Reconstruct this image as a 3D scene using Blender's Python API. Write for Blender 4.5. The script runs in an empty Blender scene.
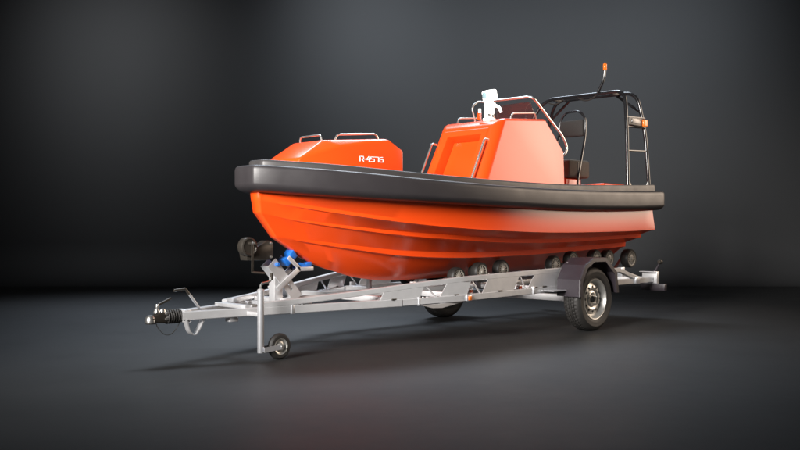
import bpy, bmesh, math, random
from mathutils import Vector, Matrix
random.seed(7)
S = bpy.context.scene
COL = S.collection
PI = math.pi

# ------------------------------------------------------------------ frame helpers
# boat frame: x towards the bow, y to port, z up, origin on the ground under the trailer axle
BX, BD, NX, ND = -.7107, -.7034, .7034, -.7107
X0, D0, CAMH = 1.2225, 9.74, 1.009

def W(X, d, z=0.0):
    """a point given as metres right of / in front of the photographer -> scene coordinates"""
    return Vector((BX*(X-X0)+BD*(d-D0), NX*(X-X0)+ND*(d-D0), z))

def lerp_tab(t, pts):
    if t <= pts[0][0]: return pts[0][1]
    for (a, b), (c, d) in zip(pts, pts[1:]):
        if t <= c: return b+(d-b)*(t-a)/(c-a)
    return pts[-1][1]

def smooth_tab(t, pts):
    """monotone-ish cubic interpolation of a table"""
    n = len(pts)
    if t <= pts[0][0]: return pts[0][1]
    if t >= pts[-1][0]: return pts[-1][1]
    def slope(i):
        if i == 0: return (pts[1][1]-pts[0][1])/(pts[1][0]-pts[0][0])
        if i == n-1: return (pts[-1][1]-pts[-2][1])/(pts[-1][0]-pts[-2][0])
        return (pts[i+1][1]-pts[i-1][1])/(pts[i+1][0]-pts[i-1][0])
    for i in range(n-1):
        if t <= pts[i+1][0]:
            h = pts[i+1][0]-pts[i][0]; s = (t-pts[i][0])/h
            m0, m1 = slope(i)*h, slope(i+1)*h
            p0, p1 = pts[i][1], pts[i+1][1]
            return (2*s**3-3*s*s+1)*p0+(s**3-2*s*s+s)*m0+(-2*s**3+3*s*s)*p1+(s**3-s*s)*m1

# ------------------------------------------------------------------ mesh helpers
def finish(bm, angle=32, smooth=True):
    bmesh.ops.remove_doubles(bm, verts=bm.verts, dist=1e-5)
    bmesh.ops.recalc_face_normals(bm, faces=bm.faces)
    a = math.radians(angle)
    for f in bm.faces: f.smooth = smooth
    for e in bm.edges:
        if len(e.link_faces) == 2:
            e.smooth = e.calc_face_angle(0) < a
        else:
            e.smooth = False

def obj(name, bm, mat, parent=None, loc=None, angle=32, fin=True, label=None):
    if fin: finish(bm, angle)
    me = bpy.data.meshes.new(name)
    bm.to_mesh(me); bm.free()
    me.materials.append(mat)
    o = bpy.data.objects.new(name, me)
    COL.objects.link(o)
    if parent is not None:
        o.parent = parent
        if parent.type == 'EMPTY':
            o.matrix_parent_inverse = Matrix.Translation(-parent.location)
    if loc is not None: o.location = loc
    if label: o['label'] = label
    return o

def thing(name, label, cat, loc):
    o = bpy.data.objects.new(name, None); COL.objects.link(o)
    o.location = loc; o['label'] = label; o['category'] = cat
    o.empty_display_size = .2
    return o

def merge(bm, other):
    me = bpy.data.meshes.new('tmp'); other.to_mesh(me); other.free()
    bm.from_mesh(me); bpy.data.meshes.remove(me)

def NB(): return bmesh.new()

def box(bm, lo, hi, bev=0.0, seg=2, M=None):
    b = bmesh.new()
    bmesh.ops.create_cube(b, size=1)
    for v in b.verts:
        v.co = Vector([lo[i]+(v.co[i]+.5)*(hi[i]-lo[i]) for i in range(3)])
    if bev > 0:
        bmesh.ops.bevel(b, geom=b.edges[:], offset=bev, segments=seg, affect='EDGES', profile=.5)
    if M is not None: bmesh.ops.transform(b, matrix=M, verts=b.verts)
    merge(bm, b); return bm

def frame_of(d, up=Vector((0, 0, 1))):
    d = d.normalized()
    if abs(d.dot(up)) > .98: up = Vector((0, 1, 0))
    s = d.cross(up).normalized(); u = s.cross(d).normalized()
    return s, u

def bar(bm, p0, p1, w, h, bev=0.004, up=Vector((0, 0, 1)), seg=2):
    """rectangular bar from p0 to p1; w sideways, h along up"""
    p0, p1 = Vector(p0), Vector(p1)
    d = p1-p0; L = d.length; s, u = frame_of(d, Vector(up)); d.normalize()
    M = Matrix((( d.x, s.x, u.x, p0.x), (d.y, s.y, u.y, p0.y), (d.z, s.z, u.z, p0.z), (0, 0, 0, 1)))
    return box(bm, (0, -w/2, -h/2), (L, w/2, h/2), bev, seg, M)

def fillet(pts, r, n=6):
    pts = [Vector(p) for p in pts]; out = [pts[0]]
    for i in range(1, len(pts)-1):
        a, b, c = pts[i-1], pts[i], pts[i+1]
        rr = r[i] if isinstance(r, (list, tuple)) else r
        d0, d1 = (a-b), (c-b)
        t = min(rr, d0.length*.48, d1.length*.48)
        p, q = b+d0.normalized()*t, b+d1.normalized()*t
        for k in range(n+1):
            s = k/n
            out.append(p*(1-s)**2+b*2*s*(1-s)+q*s*s)
    out.append(pts[-1]); return out

def tube(bm, pts, r, seg=10, caps=True, closed=False):
    pts = [Vector(p) for p in pts]
    n = len(pts); rings = []; prev = None
    for i, p in enumerate(pts):
        if closed: t = (pts[(i+1) % n]-pts[i-1])
        elif i == 0: t = pts[1]-pts[0]
        elif i == n-1: t = pts[-1]-pts[-2]
        else: t = (pts[i+1]-pts[i]).normalized()+(pts[i]-pts[i-1]).normalized()
        t.normalize()
        if prev is None: s, u = frame_of(t)
        else:
            s = prev-t*prev.dot(t)
            if s.length < 1e-6: s, _ = frame_of(t)
            s.normalize(); u = s.cross(t).normalized()
        prev = s
        rr = r[i] if isinstance(r, (list, tuple)) else r
        rings.append([bm.verts.new(p+(s*math.cos(2*PI*k/seg)+u*math.sin(2*PI*k/seg))*rr) for k in range(seg)])
    m = n if closed else n-1
    for i in range(m):
        a, b = rings[i], rings[(i+1) % n]
        for k in range(seg):
            bm.faces.new((a[k], a[(k+1) % seg], b[(k+1) % seg], b[k]))
    if caps and not closed:
        bm.faces.new(rings[0][::-1]); bm.faces.new(rings[-1])
    return bm

def pipe(bm, pts, r, fr=.05, seg=10, n=6):
    return tube(bm, fillet(pts, fr, n), r, seg)

def lathe(bm, prof, axis='y', c=(0, 0, 0), seg=48, rad_fn=None):
    """prof: list of (radius, offset along axis)"""
    c = Vector(c); rings = []
    for j, (r, t) in enumerate(prof):
        ring = []
        for k in range(seg):
            a = 2*PI*k/seg
            rr = r if rad_fn is None else rad_fn(j, k, r)
            ca, sa = rr*math.cos(a), rr*math.sin(a)
            v = {'y': (ca, t, sa), 'x': (t, ca, sa), 'z': (ca, sa, t)}[axis]
            ring.append(bm.verts.new(c+Vector(v)))
            if r < 1e-6: break
        rings.append(ring)
    for a, b in zip(rings, rings[1:]):
        for k in range(seg):
            k2 = (k+1) % seg
            if len(a) == 1 and len(b) == 1: continue
            if len(a) == 1: bm.faces.new((a[0], b[k2], b[k]))
            elif len(b) == 1: bm.faces.new((a[k], a[k2], b[0]))
            else: bm.faces.new((a[k], a[k2], b[k2], b[k]))
    return bm

def prism(bm, poly, lo, hi, axis='y', bev=0.0, seg=2):
    """polygon in the plane across axis, extruded from lo to hi; axis y: poly is (x,z)"""
    b = bmesh.new()
    def P(p, t): return {'y': (p[0], t, p[1]), 'x': (t, p[0], p[1]), 'z': (p[0], p[1], t)}[axis]
    A = [b.verts.new(P(p, lo)) for p in poly]; B = [b.verts.new(P(p, hi)) for p in poly]
    n = len(poly)
    b.faces.new(A[::-1]); b.faces.new(B)
    for i in range(n): b.faces.new((A[i], A[(i+1) % n], B[(i+1) % n], B[i]))
    bmesh.ops.recalc_face_normals(b, faces=b.faces)
    if bev > 0: bmesh.ops.bevel(b, geom=b.edges[:], offset=bev, segments=seg, affect='EDGES', profile=.5)
    merge(bm, b); return bm

# ------------------------------------------------------------------ materials
def mat(name, col, rough=.5, metal=0.0, coat=0.0, coat_r=.1, spec=.5, rvar=0.0, cvar=0.0, scale=6.0,
        bump=0.0, bscale=60.0, emit=None, estr=0.0, ior=1.5):
    m = bpy.data.materials.new(name); m.use_nodes = True
    nt = m.node_tree; p = nt.nodes['Principled BSDF']
    p.inputs['Base Color'].default_value = (*col, 1); p.inputs['Roughness'].default_value = rough
    p.inputs['Metallic'].default_value = metal; p.inputs['Coat Weight'].default_value = coat
    p.inputs['Coat Roughness'].default_value = coat_r; p.inputs['Specular IOR Level'].default_value = spec
    p.inputs['IOR'].default_value = ior
    tc = nt.nodes.new('ShaderNodeTexCoord')
    if rvar or cvar:
        n = nt.nodes.new('ShaderNodeTexNoise'); n.inputs['Scale'].default_value = scale
        n.inputs['Detail'].default_value = 6; n.inputs['Roughness'].default_value = .62
        nt.links.new(tc.outputs['Object'], n.inputs['Vector'])
        if rvar:
            r = nt.nodes.new('ShaderNodeMapRange')
            r.inputs['From Min'].default_value = .3; r.inputs['From Max'].default_value = .7
            r.inputs['To Min'].default_value = max(.02, rough-rvar); r.inputs['To Max'].default_value = rough+rvar
            nt.links.new(n.outputs['Fac'], r.inputs['Value']); nt.links.new(r.outputs['Result'], p.inputs['Roughness'])
        if cvar:
            mx = nt.nodes.new('ShaderNodeMix'); mx.data_type = 'RGBA'
            mx.inputs['A'].default_value = (*[c*(1-cvar) for c in col], 1)
            mx.inputs['B'].default_value = (*[min(1, c*(1+cvar)) for c in col], 1)
            nt.links.new(n.outputs['Fac'], mx.inputs['Factor']); nt.links.new(mx.outputs['Result'], p.inputs['Base Color'])
    if bump:
        n2 = nt.nodes.new('ShaderNodeTexNoise'); n2.inputs['Scale'].default_value = bscale; n2.inputs['Detail'].default_value = 4
        nt.links.new(tc.outputs['Object'], n2.inputs['Vector'])
        b = nt.nodes.new('ShaderNodeBump'); b.inputs['Strength'].default_value = bump; b.inputs['Distance'].default_value = .004
        nt.links.new(n2.outputs['Fac'], b.inputs['Height']); nt.links.new(b.outputs['Normal'], p.inputs['Normal'])
    if emit:
        p.inputs['Emission Color'].default_value = (*emit, 1); p.inputs['Emission Strength'].default_value = estr
    return m

ORANGE = mat('orange_gelcoat', (.82, .070, .007), .28, coat=.3, coat_r=.18, cvar=.03, scale=2.5)
RUBBER = mat('black_fender_rubber', (.028, .025, .027), .42, spec=.5, rvar=.05, cvar=.12, scale=5, bump=.12, bscale=160)
CAPRUB = mat('grey_fender_rubber', (.040, .037, .037), .46, rvar=.06, cvar=.1, scale=7, bump=.1, bscale=160)
GALV = mat('galvanised_steel', (.67, .67, .68), .38, metal=.55, rvar=.05, cvar=.07, scale=14)
GALV2 = mat('bare_aluminium', (.66, .67, .70), .34, metal=.65, rvar=.04, cvar=.05, scale=14)
STEEL = mat('polished_steel', (.88, .87, .84), .28, metal=.95)
RIMM = mat('silver_rim_steel', (.66, .65, .62), .34, metal=.8, rvar=.06, cvar=.05, scale=25)
BLACKP = mat('black_powder_coat', (.018, .018, .020), .22, spec=.6, coat=.5, coat_r=.1, rvar=.04, scale=20)
PLASTIC = mat('dark_mudguard_plastic', (.030, .024, .030), .42, rvar=.06, cvar=.08, scale=9, bump=.06, bscale=220)
WINCHM = mat('bronze_black_winch_steel', (.055, .048, .040), .36, metal=.5, rvar=.07, cvar=.12, scale=24)
ROLLR = mat('black_roller_rubber', (.014, .013, .012), .55, spec=.35, rvar=.06, cvar=.15, scale=20)
TYRE = mat('tyre_rubber', (.022, .0205, .019), .6, rvar=.08, cvar=.18, scale=16, bump=.15, bscale=120)
TAN = mat('grey_hub_plastic', (.24, .225, .195), .45, rvar=.08, cvar=.1, scale=30)
GUSS = mat('pale_bracket_steel', (.55, .51, .44), .4, metal=.2)
BLUE = mat('blue_polyurethane', (.012, .13, .50), .4, rvar=.05, cvar=.06, scale=20)
FABRIC = mat('charcoal_seat_fabric', (.13, .122, .108), .85, spec=.25, cvar=.22, scale=55, bump=.35, bscale=260)
FABRIC2 = mat('shaded_backrest_fabric', (.045, .044, .042), .8, spec=.25, cvar=.22, scale=55, bump=.35, bscale=260)  # seat fabric again, darkened to put the backrest's shade into the colour
WHITE = mat('white_marking', (.85, .85, .85), .45)
DECKM = mat('grey_deck_grip', (.16, .16, .16), .7, cvar=.12, scale=30, bump=.3, bscale=150)
DARK = mat('dark_void', (.012, .012, .012), .6)
LAMPW = mat('white_lamp_body_painted_glow', (.85, .86, .84), .35, emit=(1, 1, .95), estr=2.2)  # white plastic; emission stands in for overexposure on body, pedestal and handle
LENSO = mat('amber_lens', (.80, .16, .02), .2, emit=(1, .25, .03), estr=.55)
LENSR = mat('red_reflector', (.45, .05, .01), .2)
LENSOR = mat('orange_reflector', (.90, .22, .02), .25)
CABLE = mat('thin_cable_plastic', (.035, .033, .03), .5)

GLASS = bpy.data.materials.new('tinted_glass'); GLASS.use_nodes = True
_nt = GLASS.node_tree; _nt.nodes.clear()
_o = _nt.nodes.new('ShaderNodeOutputMaterial'); _t = _nt.nodes.new('ShaderNodeBsdfTransparent')
_t.inputs['Color'].default_value = (.90, .80, .79, 1)
_g = _nt.nodes.new('ShaderNodeBsdfGlossy'); _g.inputs['Roughness'].default_value = .08; _g.inputs['Color'].default_value = (.6, .5, .5, 1)
_m = _nt.nodes.new('ShaderNodeMixShader'); 
_m.inputs[0].default_value = .07; _nt.links.new(_t.outputs[0], _m.inputs[1]); _nt.links.new(_g.outputs[0], _m.inputs[2])
_nt.links.new(_m.outputs[0], _o.inputs['Surface'])

# ------------------------------------------------------------------ setting: floor and backdrop
FLOORM = mat('dark_studio_floor', (.029, .0300, .0305), .54, spec=.22, rvar=.05, cvar=.06, scale=1.3, bump=.02, bscale=300)
WALLM = mat('dark_studio_backdrop', (.072, .074, .077), .75, spec=.2, cvar=.04, scale=.6)

def build_setting():
    # floor: a large sheet in the photographer's axes
    bm = NB()
    vs = [bm.verts.new(W(X, d, 0)) for X, d in ((-26, -14), (26, -14), (26, 16.4), (-26, 16.4))]
    bm.faces.new(vs)
    f = obj('floor', bm, FLOORM); f['kind'] = 'structure'; f['label'] = 'dark grey smooth studio floor under the trailer'
    # backdrop with a small sweep at its foot
    bm = NB(); prof = [(16.2, .004)]
    for k in range(9):
        a = k/8*PI/2
        prof.append((16.2+.8*math.sin(a), .004+.8*(1-math.cos(a))))
    prof.append((17.0, 12))
    rows = [[bm.verts.new(W(X, d, z)) for X in (-26, 26)] for d, z in prof]
    for a, b in zip(rows, rows[1:]): bm.faces.new((a[0], a[1], b[1], b[0]))
    b = obj('backdrop', bm, WALLM, angle=60); b['kind'] = 'structure'; b['label'] = 'dark grey studio backdrop behind the boat'
build_setting()

# ------------------------------------------------------------------ BOAT
boat = thing('rescue_boat', 'orange rescue boat with black rubber fender resting on the grey trailer', 'boat', (1.0, 0, .555))

OUT = [(3.535, 0), (3.535, .10), (3.522, .145), (3.36, .285), (3.0, .52), (2.5, .735), (2.0, .855), (1.5, .915), (1.0, .94), (0, .94),
       (-1.0, .94), (-1.62, .94), (-1.715, .925), (-1.75, .86)]
INN = [(3.27, 0), (3.27, .035), (3.25, .065), (3.16, .13), (2.87, .335), (2.42, .53), (1.96, .64), (1.48, .70), (1.0, .72), (0, .72),
       (-1.0, .72), (-1.56, .72), (-1.60, .72), (-1.62, .72)]

def cat(pts, n):
    """Catmull-Rom through 2-D points, n samples per span"""
    out = []
    P = [Vector((p[0], p[1])) for p in pts]
    for i in range(len(P)-1):
        p0 = P[i-1] if i > 0 else Vector((P[1].x, -P[1].y)) if P[0].y == 0 else P[0]*2-P[1]
        p1, p2 = P[i], P[i+1]
        p3 = P[i+2] if i+2 < len(P) else P[i+1]*2-P[i]
        # centripetal-like: limit tangents by span length
        L = (p2-p1).length
        t1 = (p2-p0); t2 = (p3-p1)
        t1 = t1.normalized()*L if t1.length > 1e-9 else t1
        t2 = t2.normalized()*L if t2.length > 1e-9 else t2
        for k in range(n):
            s = k/n
            out.append((2*s**3-3*s*s+1)*p1+(s**3-2*s*s+s)*t1+(-2*s**3+3*s*s)*p2+(s**3-s*s)*t2)
    out.append(P[-1]); return out
OC, IC = cat(OUT, 5), cat(INN, 5)

ZT = [(-1.75, 1.490), (-1.2, 1.470), (-.25, 1.448), (.5, 1.440), (1.15, 1.442), (1.7, 1.455), (2.25, 1.476), (2.95, 1.524), (3.54, 1.566)]
ZBT = [(-1.75, 1.268), (-1.2, 1.244), (-.25, 1.226), (.5, 1.228), (1.15, 1.238), (1.7, 1.252), (2.25, 1.270), (2.95, 1.302), (3.54, 1.345)]
def ztop(x): return smooth_tab(x, ZT)
def zbot(x): return smooth_tab(x, ZBT)
def caph(x): return .056+.022*max(0, min(1, (.2-x)/1.8))

def loft_strip(bm, rows, closed_profile=False, caps=True):
    n = len(rows[0])
    for a, b in zip(rows, rows[1:]):
        for k in range(n if closed_profile else n-1):
            k2 = (k+1) % n
            bm.faces.new((a[k], a[k2], b[k2], b[k]))
    if caps:
        bm.faces.new(rows[0][::-1]); bm.faces.new(rows[-1])

def ring_path():
    """indices of the outline from port stern round the bow to starboard stern"""
    idx = [(i, 1) for i in range(len(OC)-1, -1, -1)]+[(i, -1) for i in range(1, len(OC))]
    return idx

def plan(i, sgn, k):
    p = OC[i].lerp(IC[i], k); return p.x, sgn*p.y

def build_fender():
    bm = NB(); rows = []
    prof = [(.95, 0), (.50, 0), (.30, .015), (.16, .06), (.06, .14), (.012, .22), (0, .30), (0, .78), (.010, .86), (.035, .925), (.085, .972), (.16, .995), (.26, 1.0), (.95, 1.0)]
    for i, sg in ring_path():
        row = []
        for k, f in prof:
            x, y = plan(i, sg, k); zb, zt = zbot(x), ztop(x)
            row.append(bm.verts.new((x, y, zb+(zt-zb)*f)))
        rows.append(row)
    loft_strip(bm, rows, True)
    fe = obj('rubber_fender', bm, RUBBER, boat, angle=40)
    bm = NB(); rows = []
    prof = [(.44, -.01), (.44, .036), (.455, .052), (.485, .062), (.55, .066), (.92, .066), (.96, .062), (.985, .05), (.99, .036), (.99, -.01)]
    for i, sg in ring_path():
        row = []
        for k, h in prof:
            x, y = plan(i, sg, k)
            row.append(bm.verts.new((x, y, ztop(x)+h*caph(x)/.066)))
        rows.append(row)
    loft_strip(bm, rows, True)
    obj('gunwale_cap', bm, CAPRUB, boat, angle=40)
    # orange coaming standing just inside the cap
    bm = NB(); rows = []
    prof = [(1.0, -.25), (1.0, .025), (1.03, .040), (1.10, .040), (1.13, .025), (1.13, -.25)]
    for i, sg in ring_path():
        if OC[i].x > 2.9: continue
        row = []
        for k, h in prof:
            x, y = plan(i, sg, k)
            row.append(bm.verts.new((x, y, ztop(x)+h)))
        rows.append(row)
    half = len(rows)//2
    loft_strip(bm, rows[:half], True); loft_strip(bm, rows[half:], True)
    obj('coaming', bm, ORANGE, boat, angle=40)
    bm = NB(); vs = []
    for i, sg in ring_path():
        x, y = plan(i, sg, .9); vs.append(bm.verts.new((x, y, 1.38)))
    bm.faces.new(vs)
    obj('deck', bm, DECKM, boat)
    bm = NB(); box(bm, (-1.66, -.46, 1.37), (-1.16, .46, 1.579), .03, 4); obj('engine_hatch', bm, ORANGE, boat)
build_fender()

YC0 = [(-1.7, .804), (0, .804), (1, .79), (1.5, .74), (2, .64), (2.5, .48), (3, .25), (3.3, .105), (3.42, .055)]
YS1 = [(-1.7, .615), (0, .615), (1, .60), (1.5, .56), (2, .47), (2.5, .34), (3, .17), (3.25, .085), (3.40, .05)]
YS2 = [(-1.7, .407), (0, .407), (1, .39), (1.5, .35), (2, .28), (2.5, .19), (2.9, .10), (3.24, .04)]
ZC0 = [(-1.7, 1.035), (-1, 1.017), (0, 1.004), (.5, 1.006), (1, 1.018), (1.5, 1.037), (2, 1.071), (2.5, 1.125), (3, 1.20), (3.42, 1.272)]
ZS1 = [(-1.7, .945), (-1, .925), (-.5, .91), (0, .898), (.5, .899), (1, .91), (1.5, .937), (2, .968), (2.5, 1.02), (3, 1.09), (3.4, 1.168)]
ZS2 = [(-1.7, .835), (-1, .808), (0, .773), (.5, .763), (1, .756), (1.5, .764), (2, .792), (2.5, .855), (3, .93), (3.24, .972)]
ZK = [(-1.7, .625), (-1, .60), (0, .572), (1, .550), (1.9, .547), (2.16, .570), (2.378, .606), (2.581, .661), (2.668, .682), (2.812, .727), (2.929, .778), (3.0, .815)]

def build_hull():
    bm = NB(); N = 64
    def s_of(i):
        t = i/N; return 1-(1-t)**1.35
    def gun(x):
        # hull top plan at k=.6 of the fender depth
        best = None
        pts = [(OC[i].lerp(IC[i], .62)) for i in range(len(OC))]
        tab = sorted([(p.x, p.y) for p in pts])
        return lerp_tab(x, tab)
    def fade(x): return max(0.0, min(1.0, (3.35-x)/1.5))
    def curve(xe, fy, fz): return [(x, fy(x), fz(x)) for x in [-1.7+(xe+1.7)*s_of(i) for i in range(N+1)]]
    lip = .028
    curves = []
    curves.append(curve(3.432, lambda x: max(.055, gun(x)), lambda x: zbot(x)+.03))
    curves.append(curve(3.422, lambda x: smooth_tab(x, YC0)+.004, lambda x: smooth_tab(x, ZC0)+.03))
    curves.append(curve(3.42, lambda x: smooth_tab(x, YC0)+.004*fade(x), lambda x: smooth_tab(x, ZC0)))
    # under the chine: a nearly flat return, then the plank sweeps down to the next strake
    curves.append(curve(3.418, lambda x: smooth_tab(x, YC0)-.055*fade(x)-.003, lambda x: smooth_tab(x, ZC0)-.006-.006*fade(x)))
    curves.append(curve(3.405, lambda x: smooth_tab(x, YS1)+.014*fade(x), lambda x: smooth_tab(x, ZS1)+.010+.030*fade(x)))
    curves.append(curve(3.40, lambda x: smooth_tab(x, YS1)+.010*fade(x), lambda x: smooth_tab(x, ZS1)))
    curves.append(curve(3.392, lambda x: smooth_tab(x, YS1)-.050*fade(x)-.003, lambda x: smooth_tab(x, ZS1)-.008-.006*fade(x)))
    curves.append(curve(3.25, lambda x: smooth_tab(x, YS2)+.014*fade(x), lambda x: smooth_tab(x, ZS2)+.012+.040*fade(x)))
    curves.append(curve(3.24, lambda x: smooth_tab(x, YS2)+.010*fade(x), lambda x: smooth_tab(x, ZS2)))
    curves.append(curve(3.228, lambda x: smooth_tab(x, YS2)-.045*fade(x)-.003, lambda x: smooth_tab(x, ZS2)-.010-.006*fade(x)))
    curves.append(curve(3.11, lambda x: smooth_tab(x, YS2)*.52+.004, lambda x: (smooth_tab(min(x, 3.0), ZK)*.5+smooth_tab(x, ZS2)*.5-.022) if x < 2.6 else
                        (smooth_tab(x, [(2.0, .66), (2.6, .735), (2.9, .82), (3.06, .868), (3.12, .898)]))))
    curves.append(curve(3.0, lambda x: .012, lambda x: smooth_tab(x, ZK)))
    for sg in (1, -1):
        grid = [[bm.verts.new((x, sg*y, z)) for x, y, z in c] for c in curves]
        for a, b in zip(grid, grid[1:]):
            for i in range(N):
                try: bm.faces.new((a[i], a[i+1], b[i+1], b[i]))
                except ValueError: pass
        if sg == 1: P = grid
        else: Q = grid
    # stem face, keel strip and transom
    for j in range(len(P)-1): bm.faces.new((P[j][-1], Q[j][-1], Q[j+1][-1], P[j+1][-1]))
    for i in range(N): bm.faces.new((P[-1][i], P[-1][i+1], Q[-1][i+1], Q[-1][i]))
    for j in range(len(P)-1): bm.faces.new((P[j][0], P[j+1][0], Q[j+1][0], Q[j][0]))
    finish(bm, 26)
    for e in bm.edges:
        if all(v.co.x > 2.9 and abs(v.co.y) < .075 for v in e.verts): e.smooth = True
    obj('hull', bm, ORANGE, boat, fin=False)
build_hull()

# --- bow locker -----------------------------------------------------------------
def build_locker():
    bm = NB(); V = {}
    pts = {'B1': (3.16, .215, 1.50), 'B2': (2.10, .43, 1.50), 'R1': (3.125, .2221, 1.632), 'R2': (2.74, .3002, 1.755), 'R3': (2.42, .3651, 1.812),
           'R4': (2.245, .4006, 1.832), 'E': (2.10, .43, 1.742), 'T1': (2.86, .205, 1.802), 'T2': (2.265, .355, 1.845)}
    for k, p in pts.items():
        V[k+'p'] = bm.verts.new(p); V[k+'s'] = bm.verts.new((p[0], -p[1], p[2]))
    F = lambda *n: bm.faces.new([V[i] for i in n])
    for s in 'ps':
        F('B1'+s, 'B2'+s, 'E'+s, 'R4'+s, 'R3'+s, 'R2'+s, 'R1'+s)
        F('R1'+s, 'R2'+s, 'T1'+s); F('R2'+s, 'R3'+s, 'R4'+s, 'T2'+s, 'T1'+s)
    F('R1p', 'T1p', 'T1s', 'R1s'); F('T1p', 'T2p', 'T2s', 'T1s'); F('R4p', 'Ep', 'Es', 'R4s', 'T2s', 'T2p')
    F('Ep', 'B2p', 'B2s', 'Es'); F('B1p', 'R1p', 'R1s', 'B1s'); F('B1p', 'B1s', 'B2s', 'B2p')
    bmesh.ops.recalc_face_normals(bm, faces=bm.faces)
    bmesh.ops.bevel(bm, geom=[e for e in bm.edges if e.calc_face_angle(0) > .12], offset=.016, segments=3, affect='EDGES', profile=.5)
    lk = obj('bow_locker', bm, ORANGE, boat, angle=22)
    # rails
    bm = NB(); pipe(bm, [(2.705, .17, 1.79), (2.67, .17, 1.865), (2.215, .19, 1.905), (2.18, .19, 1.835)], .0082, .035)
    obj('grab_rail', bm, STEEL, lk)
    bm = NB(); pipe(bm, [(2.81, -.17, 1.79), (2.815, -.165, 1.855), (2.815, .125, 1.855), (2.81, .135, 1.79)], .0082, .035)
    obj('grab_rail', bm, STEEL, lk)
    # registration marking R-4576, strokes laid as thin strips on the port side
    o = Vector((2.547, .3335, 1.606)); ax = (Vector((2.10, .43, 1.606))-Vector((3.16, .215, 1.606))).normalized()
    up = Vector((0, 0, 1)); nrm = ax.cross(up).normalized()
    if nrm.y < 0: nrm = -nrm
    base = Vector((3.16, .215, 0))
    t0 = (o-base).dot(ax)
    w, h, g = .036, .042, .0095
    G = {'R': [[(0, 0), (0, 1), (1, 1), (1, .42), (.25, .42)], [(.55, .42), (1, 0)]],
         '-': [[(.1, .45), (.95, .45)]],
         '4': [[(.62, 1), (0, .36), (1.0, .36)], [(.78, .75), (.78, 0)]],
         '5': [[(1, 1), (0, 1), (0, .55), (1, .55), (1, 0), (0, 0)]],
         '7': [[(-.05, 1), (.95, 1), (.95, 0)]],
         '6': [[(.85, 1), (.05, 1), (.05, 0), (1, 0), (1, .55), (.05, .55)]]}
    bm = NB(); pen = 0
    sw = .0062
    def stroke(a, b):
        A = base+ax*(t0+a[0])+nrm*.004+up*(1.630+a[1]); B = base+ax*(t0+b[0])+nrm*.004+up*(1.630+b[1])
        d = (B-A).normalized(); s = d.cross(nrm).normalized()*sw/2
        A2, B2 = A-d*sw*.5, B+d*sw*.5
        lo = [A2-s, B2-s, B2+s, A2+s]
        vv = [bm.verts.new(p-nrm*.004) for p in lo]+[bm.verts.new(p) for p in lo]
        bm.faces.new(vv[4:]); bm.faces.new(vv[3::-1])
        for i in range(4): bm.faces.new((vv[i], vv[(i+1) % 4], vv[4+(i+1) % 4], vv[4+i]))
    for n, ch in enumerate('R-4576'):
        ww = w*(.62 if ch == '-' else 1.0)
        for line in G[ch]:
            for a, b in zip(line, line[1:]):
                stroke((pen+a[0]*ww, a[1]*h), (pen+b[0]*ww, b[1]*h))
        pen += ww+g*(.4 if ch in '-R' else 1)
    obj('registration_number', bm, WHITE, lk, angle=10)
build_locker()

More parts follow.
